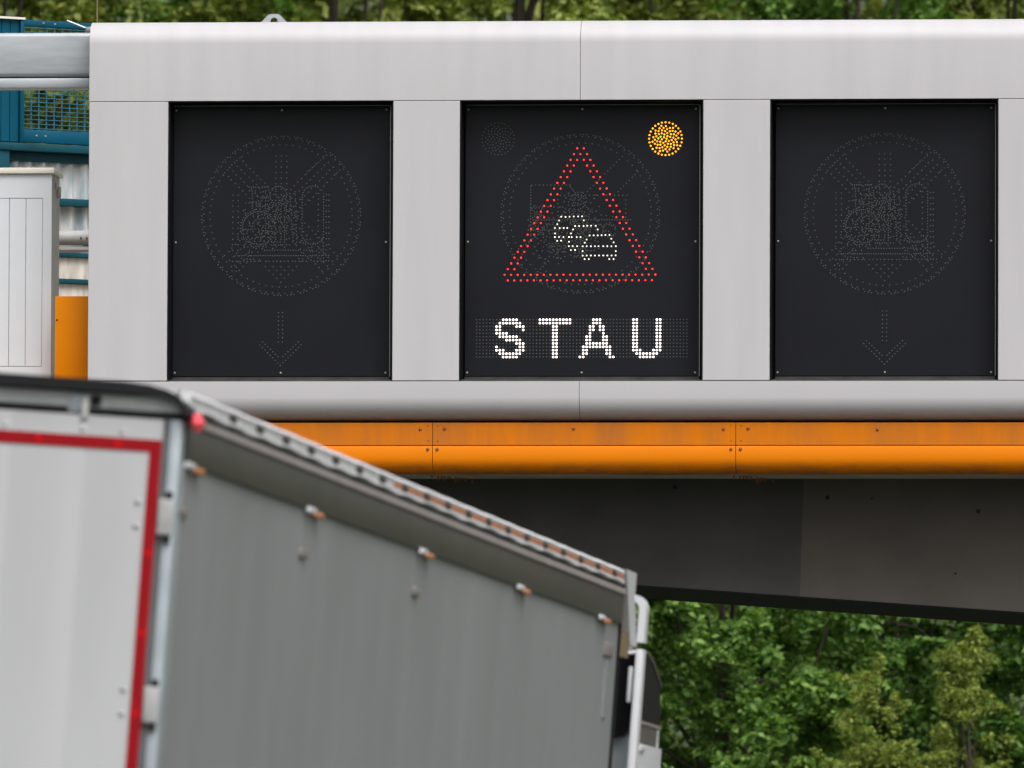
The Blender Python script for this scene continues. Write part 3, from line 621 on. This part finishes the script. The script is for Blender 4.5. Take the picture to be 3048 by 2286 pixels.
# ------------------------------------------------------------------ tractor unit
C = thing('tractor_unit', 'white truck cab with black upper side and roof spoiler in front of the trailer', 'truck cab', KF, (-TWD / 2, 15, -4.0))
IN = -0.095
side = [(14.42, -3.3), (14.42, -0.36), (15.30, -0.30), (15.62, -0.345), (16.05, -0.46), (16.2, -0.74), (16.35, -1.3), (16.45, -3.3)]
part(C, 'cab_body', MB().ext([(y, z) for y, z in side], -TWD - IN, IN - 0.012), 'cab_white')
blk = [(14.5, -0.68), (14.5, -0.375), (15.30, -0.315), (15.60, -0.36), (16.0, -0.47), (16.1, -0.68)]
wn = part(C, 'side_window', MB().ext(blk, IN - 0.013, IN + 0.004), 'cab_black')
part(C, 'roof_edge_trim', MB().ext([(14.5, -0.374), (15.30, -0.314), (15.60, -0.359), (16.0, -0.469), (16.02, -0.462), (15.62, -0.345), (15.30, -0.30), (14.5, -0.36)], IN - 0.011, IN + 0.010), 'cab_grey')
part(C, 'sill_trim', MB().box(IN - 0.013, IN + 0.012, 14.6, 16.1, -0.70, -0.681, 0.004), 'rail_lip')
part(C, 'door_trim', MB().box(IN - 0.013, IN + 0.006, 14.6, 15.95, -0.80, -0.701), 'cab_grey')
part(C, 'door_handle', MB().box(IN - 0.013, IN + 0.02, 15.25, 15.42, -0.845, -0.815, 0.006), 'white_plastic')
dv = part(C, 'door_panel', MB().box(IN - 0.013, IN + 0.008, 14.55, 16.2, -2.6, -0.801, 0.004), 'cab_white')
# roof spoiler shell, seen from behind, and side fairings
def shell(x0, x1, z0, z1, t, r):
    o_ = [(x1, z0)] + arc(x1 - r, z1 - r, r, 0, 90, 8) + arc(x0 + r, z1 - r, r, 90, 180, 8) + [(x0, z0)]
    i_ = [(x0 + t, z0)] + arc(x0 + r, z1 - r, r - t, 180, 90, 8) + arc(x1 - r, z1 - r, r - t, 90, 0, 8) + [(x1 - t, z0)]
    return o_ + i_
part(C, 'roof_spoiler', MB().ext(shell(-TWD - 0.042, 0.042, -0.30, -0.048, 0.038, 0.075), 14.12, 14.24, 'y'), 'cab_white', ang=40)
part(C, 'spoiler_back', MB().box(-TWD + 0.06, -0.045, 14.25, 14.34, -0.34, -0.10), 'header')
part(C, 'spoiler_strut', MB().box(-0.045, -0.018, 14.12, 14.2, -0.34, -0.13, 0.006), 'cab_white')
for s in (0, 1):
    X = (lambda x: x) if s == 0 else (lambda x: -TWD - x)
    part(C, 'side_fairing', MB().box(*sorted((X(0.002), X(0.040))), 14.12, 14.26, -3.0, -0.335, 0.008), 'cab_white')
    part(C, 'fairing_clip', MB().box(*sorted((X(-0.03), X(-0.0085))), 14.12, 14.2, -0.62, -0.43, 0.006), 'cab_white')
part(C, 'rear_window', MB().ext([(-0.25, -0.36), (-0.02, -0.36), (-0.02, -0.76)] + arc(-0.08, -0.74, 0.06, -20, -90, 4) + [(-0.25, -0.86)], 14.27, 14.418, 'y'), 'cab_black')
part(C, 'rear_panel', MB().box(-0.3, -0.03, 14.32, 14.4, -1.0, -0.80), 'frame_galv')
part(C, 'air_line_box', MB().box(-0.3, -0.02, 14.15, 14.4, -1.3, -0.975, 0.02), 'cab_black')
part(C, 'front_bumper', MB().box(-TWD + 0.05, -0.05, 16.3, 16.62, -3.7, -2.9, 0.03), 'cab_white')
part(C, 'windscreen', MB().ext([(15.75, -0.42), (16.06, -0.44), (16.22, -0.74), (16.37, -1.3), (16.30, -1.3)], -TWD + 0.22, -0.22), 'cab_black')
part(C, 'chassis_beam', MB().box(-1.70, -1.55, 11.6, 16.4, -3.45, -3.19), 'rubber'); part(C, 'chassis_beam', MB().box(-1.0, -0.85, 11.6, 16.4, -3.45, -3.19), 'rubber')
part(C, 'coupling_plate', MB().box(-1.7, -0.85, 12.0, 12.9, -3.19, -3.152), 'rubber')
for y in (12.4, 15.6):
    part(C, 'axle', MB().tube([(-TWD + 0.3, y, -3.49), (-0.3, y, -3.49)], 0.08, 10), 'rubber'); wheel(C, -0.20, y, 1); wheel(C, -TWD + 0.20, y, -1)

# ------------------------------------------------------------------ trees
def leaf_mesh(name, P, Nrm, size, mat, width=0.55):
    n = len(P); d = rng.normal(size=(n, 3)); d -= (d * Nrm).sum(1, keepdims=True) * Nrm
    d /= np.linalg.norm(d, axis=1, keepdims=True) + 1e-9; s = np.cross(Nrm, d)
    sz = size * rng.uniform(0.5, 1.5, n)[:, None]; droop = Nrm * sz * rng.uniform(-0.25, 0.05, (n, 1))
    v0 = P; v1 = P + d * sz * 0.5 + s * sz * width * 0.5 + Nrm * sz * 0.1; v2 = P + d * sz + droop; v3 = P + d * sz * 0.5 - s * sz * width * 0.5 + Nrm * sz * 0.1
    V = np.stack([v0, v1, v2, v3], 1).reshape(-1, 3).astype(np.float32)
    b = np.arange(n) * 4; F = np.stack([b, b + 1, b + 2, b, b + 2, b + 3], 1).reshape(-1).astype(np.int32)
    me = bpy.data.meshes.new(name); me.vertices.add(len(V)); me.vertices.foreach_set('co', V.reshape(-1))
    me.loops.add(len(F)); me.loops.foreach_set('vertex_index', F); me.polygons.add(len(F) // 3)
    me.polygons.foreach_set('loop_start', np.arange(0, len(F), 3, dtype=np.int32))
    me.materials.append(M[mat]); me.update(); me.validate(); return me
def tree(name, label, cat, base, height, crown_c, crown_r, n_clump, per, clump_r, size, mat, group, width=0.55, limbs=7, upright=0.3):
    """crown of leaf clumps at the ends of twigs inside an uneven ellipsoid; trunk and limbs tapered"""
    T = thing(name, label, cat, WF, base, group)
    bx, by, bz = base; cc = np.array(crown_c); cr = np.array(crown_r)
    u = rng.normal(size=(n_clump, 3)); u /= np.linalg.norm(u, axis=1, keepdims=True)
    lob = 1 + 0.22 * np.sin(u[:, 0] * 5 + bx) * np.cos(u[:, 2] * 4 + by)
    rad = rng.uniform(0.35, 1.0, n_clump) ** 0.5 * lob
    cl = cc + u * rad[:, None] * cr
    cs = clump_r * rng.uniform(0.6, 1.4, n_clump)
    P = []; Nn = []
    for c, s, dr_ in zip(cl, cs, u):
        k = int(per * rng.uniform(0.5, 1.5)); ax = dr_ + rng.normal(size=3) * 0.5 + np.array([0, 0, upright]); ax /= np.linalg.norm(ax)
        t = rng.uniform(0, 1, (k, 1)); L = s * rng.uniform(1.4, 2.6)                     # a leafy spray along a drooping twig
        mid = c + ax * (t - 0.4) * L + np.array([0, 0, -0.35]) * L * t ** 2
        q = rng.normal(size=(k, 3)); q /= np.linalg.norm(q, axis=1, keepdims=True)
        p = mid + q * s * (0.62 - 0.42 * t) * rng.uniform(0.2, 1, (k, 1)) ** 0.6 * np.array([1, 1, 0.7])
        nn = q * 0.45 + np.array([0, 0, 0.85]) + rng.normal(size=(k, 3)) * 0.45
        P.append(p); Nn.append(nn / np.linalg.norm(nn, axis=1, keepdims=True))
    P = np.concatenate(P); Nn = np.concatenate(Nn)
    me = leaf_mesh('crown', P - np.array(base), Nn, size, mat, width)
    o = bpy.data.objects.new('crown', me); COL.objects.link(o); o.parent = T; o['_b'] = tuple(base)
    tr = max(0.05, height * 0.016)
    top = Vector((cc[0], cc[1], cc[2] + cr[2] * 0.5)); b0 = Vector((bx, by, bz - 0.3))
    path = [b0.lerp(top, t) + Vector((0.12 * sin(3 * t + bx), 0.1 * sin(4 * t), 0)) * height * 0.1 * (t > 0) for t in (0, 0.15, 0.35, 0.55, 0.75, 1)]
    part(T, 'trunk', MB().tube(path, [tr * 1.3, tr, tr * 0.8, tr * 0.6, tr * 0.4, tr * 0.15], 8), 'bark')
    mb = MB()
    for k in rng.choice(n_clump, min(limbs * 3, n_clump), replace=False):
        e = Vector(cl[k]); s = path[int(rng.integers(1, 5))]; m = s.lerp(e, 0.5) + Vector((0, 0, 0.08 * height * 0.3))
        mb.tube([s, m, e], [tr * 0.4, tr * 0.22, tr * 0.07], 5)
    part(T, 'limbs', mb, 'bark')
    return T
def gz(x, y): return (x, y, ground_z(x, y))
G1 = 'trees and shrubs behind the bridge'
def bush(label, x, y, cz, rx, rz, mat, n, per, size, cr=0.38, cat='shrub', name='shrub', width=0.55, ry=None):
    x, y, cz, rx, rz, cr = x * 1.32, y * 1.32, 1.8 + (cz - 1.8) * 1.32, rx * 1.32, rz * 1.32, cr * 1.25
    b = gz(x, y); tree(name, label, cat, b, cz + rz - b[2], (x, y, cz), (rx, ry or rx * 0.8, rz), int(n * 1.25), int(per * 1.2), cr, size * 1.08, mat, G1, width)
bush('broad-leaved green tree showing right beside the white truck cab', 2.3, 108, 4.6, 1.7, 2.2, 'leaf_a', 260, 120, 0.105, 0.32, 'tree', 'broadleaf_tree', 0.62)
bush('dark green tree behind the yellowish shrub under the bridge', 4.0, 112, 5.6, 2.0, 2.0, 'leaf_c', 260, 120, 0.115, 0.36, 'tree', 'broadleaf_tree', 0.62)
bush('yellow-green feathery shrub under the bridge girder', 3.75, 104.5, 2.7, 0.75, 1.75, 'leaf_b', 210, 120, 0.06, 0.17, width=0.35)
bush('taller yellow-green feathery shrub beside the dark green bush', 4.75, 105.2, 3.0, 0.42, 2.2, 'leaf_b', 150, 120, 0.06, 0.17, width=0.35)
bush('dark green leafy bush farthest along under the bridge from the truck', 6.0, 106, 3.7, 1.2, 2.3, 'leaf_c', 230, 110, 0.10, 0.32, width=0.6)
bush('low fresh-green bush at the foot of the broad-leaved tree', 2.4, 104.0, 2.2, 1.1, 1.6, 'leaf_a', 200, 120, 0.085, 0.28, width=0.6)
bush('leafy green tree standing behind the trailer', 0.2, 110, 4.5, 2.0, 2.4, 'leaf_a', 200, 90, 0.12, 0.4, 'tree', 'broadleaf_tree', 0.62)
bush('green tree beyond the bridge abutment', 8.6, 111, 4.8, 2.2, 2.6, 'leaf_a', 200, 90, 0.12, 0.42, 'tree', 'broadleaf_tree', 0.62)
for x, y, cz, rx, rz, m, lb in [(-3.0, 121, 5.6, 2.6, 3.2, 'leaf_c', 'dark tree in the second row hidden behind the trailer'), (2.6, 122, 5.8, 2.6, 3.0, 'leaf_c', 'dark tree in the second row behind the broad-leaved tree'),
                                (6.4, 120, 5.2, 2.6, 3.2, 'leaf_a', 'mid-green tree in the second row behind the tall feathery shrub'), (11.5, 121, 6, 2.8, 3.2, 'leaf_c', 'dark tree in the second row past the abutment')]:
    bush(lb, x, y, cz, rx, rz, m, 170, 90, 0.16, 0.55, 'tree', 'broadleaf_tree', 0.62)
HL = ['far out past the switch cabinet', 'past the switch cabinet', 'above the teal walkway post', 'above the aerial', 'above the display next to the orange box', 'above the lifting lug', 'above the cover joint over STAU', 'above the amber warning lamp', 'above the far unlit display', 'above the far end post', 'past the far end post', 'well past the far end post', 'far out past the end post']
for i, x in enumerate(np.arange(-19.5, 20, 3.25)):
    y = 190 + 10 * ((i * 37) % 5) / 5; b = gz(x, y); h = 14.5 + 2.5 * ((i * 29) % 7) / 7
    m, mn = (('leaf_far', 'olive'), ('leaf_b', 'yellow-green'), ('leaf_far', 'olive'), ('leaf_a', 'fresh green'))[(i * 5 + 3) % 4]
    tree('hillside_tree', 'blurred ' + mn + ' tree on the wooded hillside ' + HL[i], 'tree', b, h, (x, y, b[2] + h * 0.6), (2.5, 2.2, h * 0.42), 330, 95, 0.6, 0.17, m, 'trees on the hillside', 0.6)
# wood further up the slope reads as one mass
P = []; Nn = []
for k in range(1000):
    x, y = rng.uniform(-48, 48), rng.uniform(212, 255); c = np.array([x, y, ground_z(x, y) + rng.uniform(0, 12)])
    q = rng.normal(size=(50, 3)); q /= np.linalg.norm(q, axis=1, keepdims=True); P.append(c + q * rng.uniform(0.3, 1.6, (50, 1))); nn = q + np.array([0, -0.2, 0.6]); Nn.append(nn / np.linalg.norm(nn, axis=1, keepdims=True))
o = bpy.data.objects.new('distant_wood', leaf_mesh('distant_wood', np.concatenate(P), np.concatenate(Nn), 0.5, 'leaf_far', 0.6)); COL.objects.link(o)
tag(o, 'blurred wood far up the slope behind everything', 'wood', kind='stuff')
for o in bpy.data.objects:
    if '_b' in o: del o['_b']
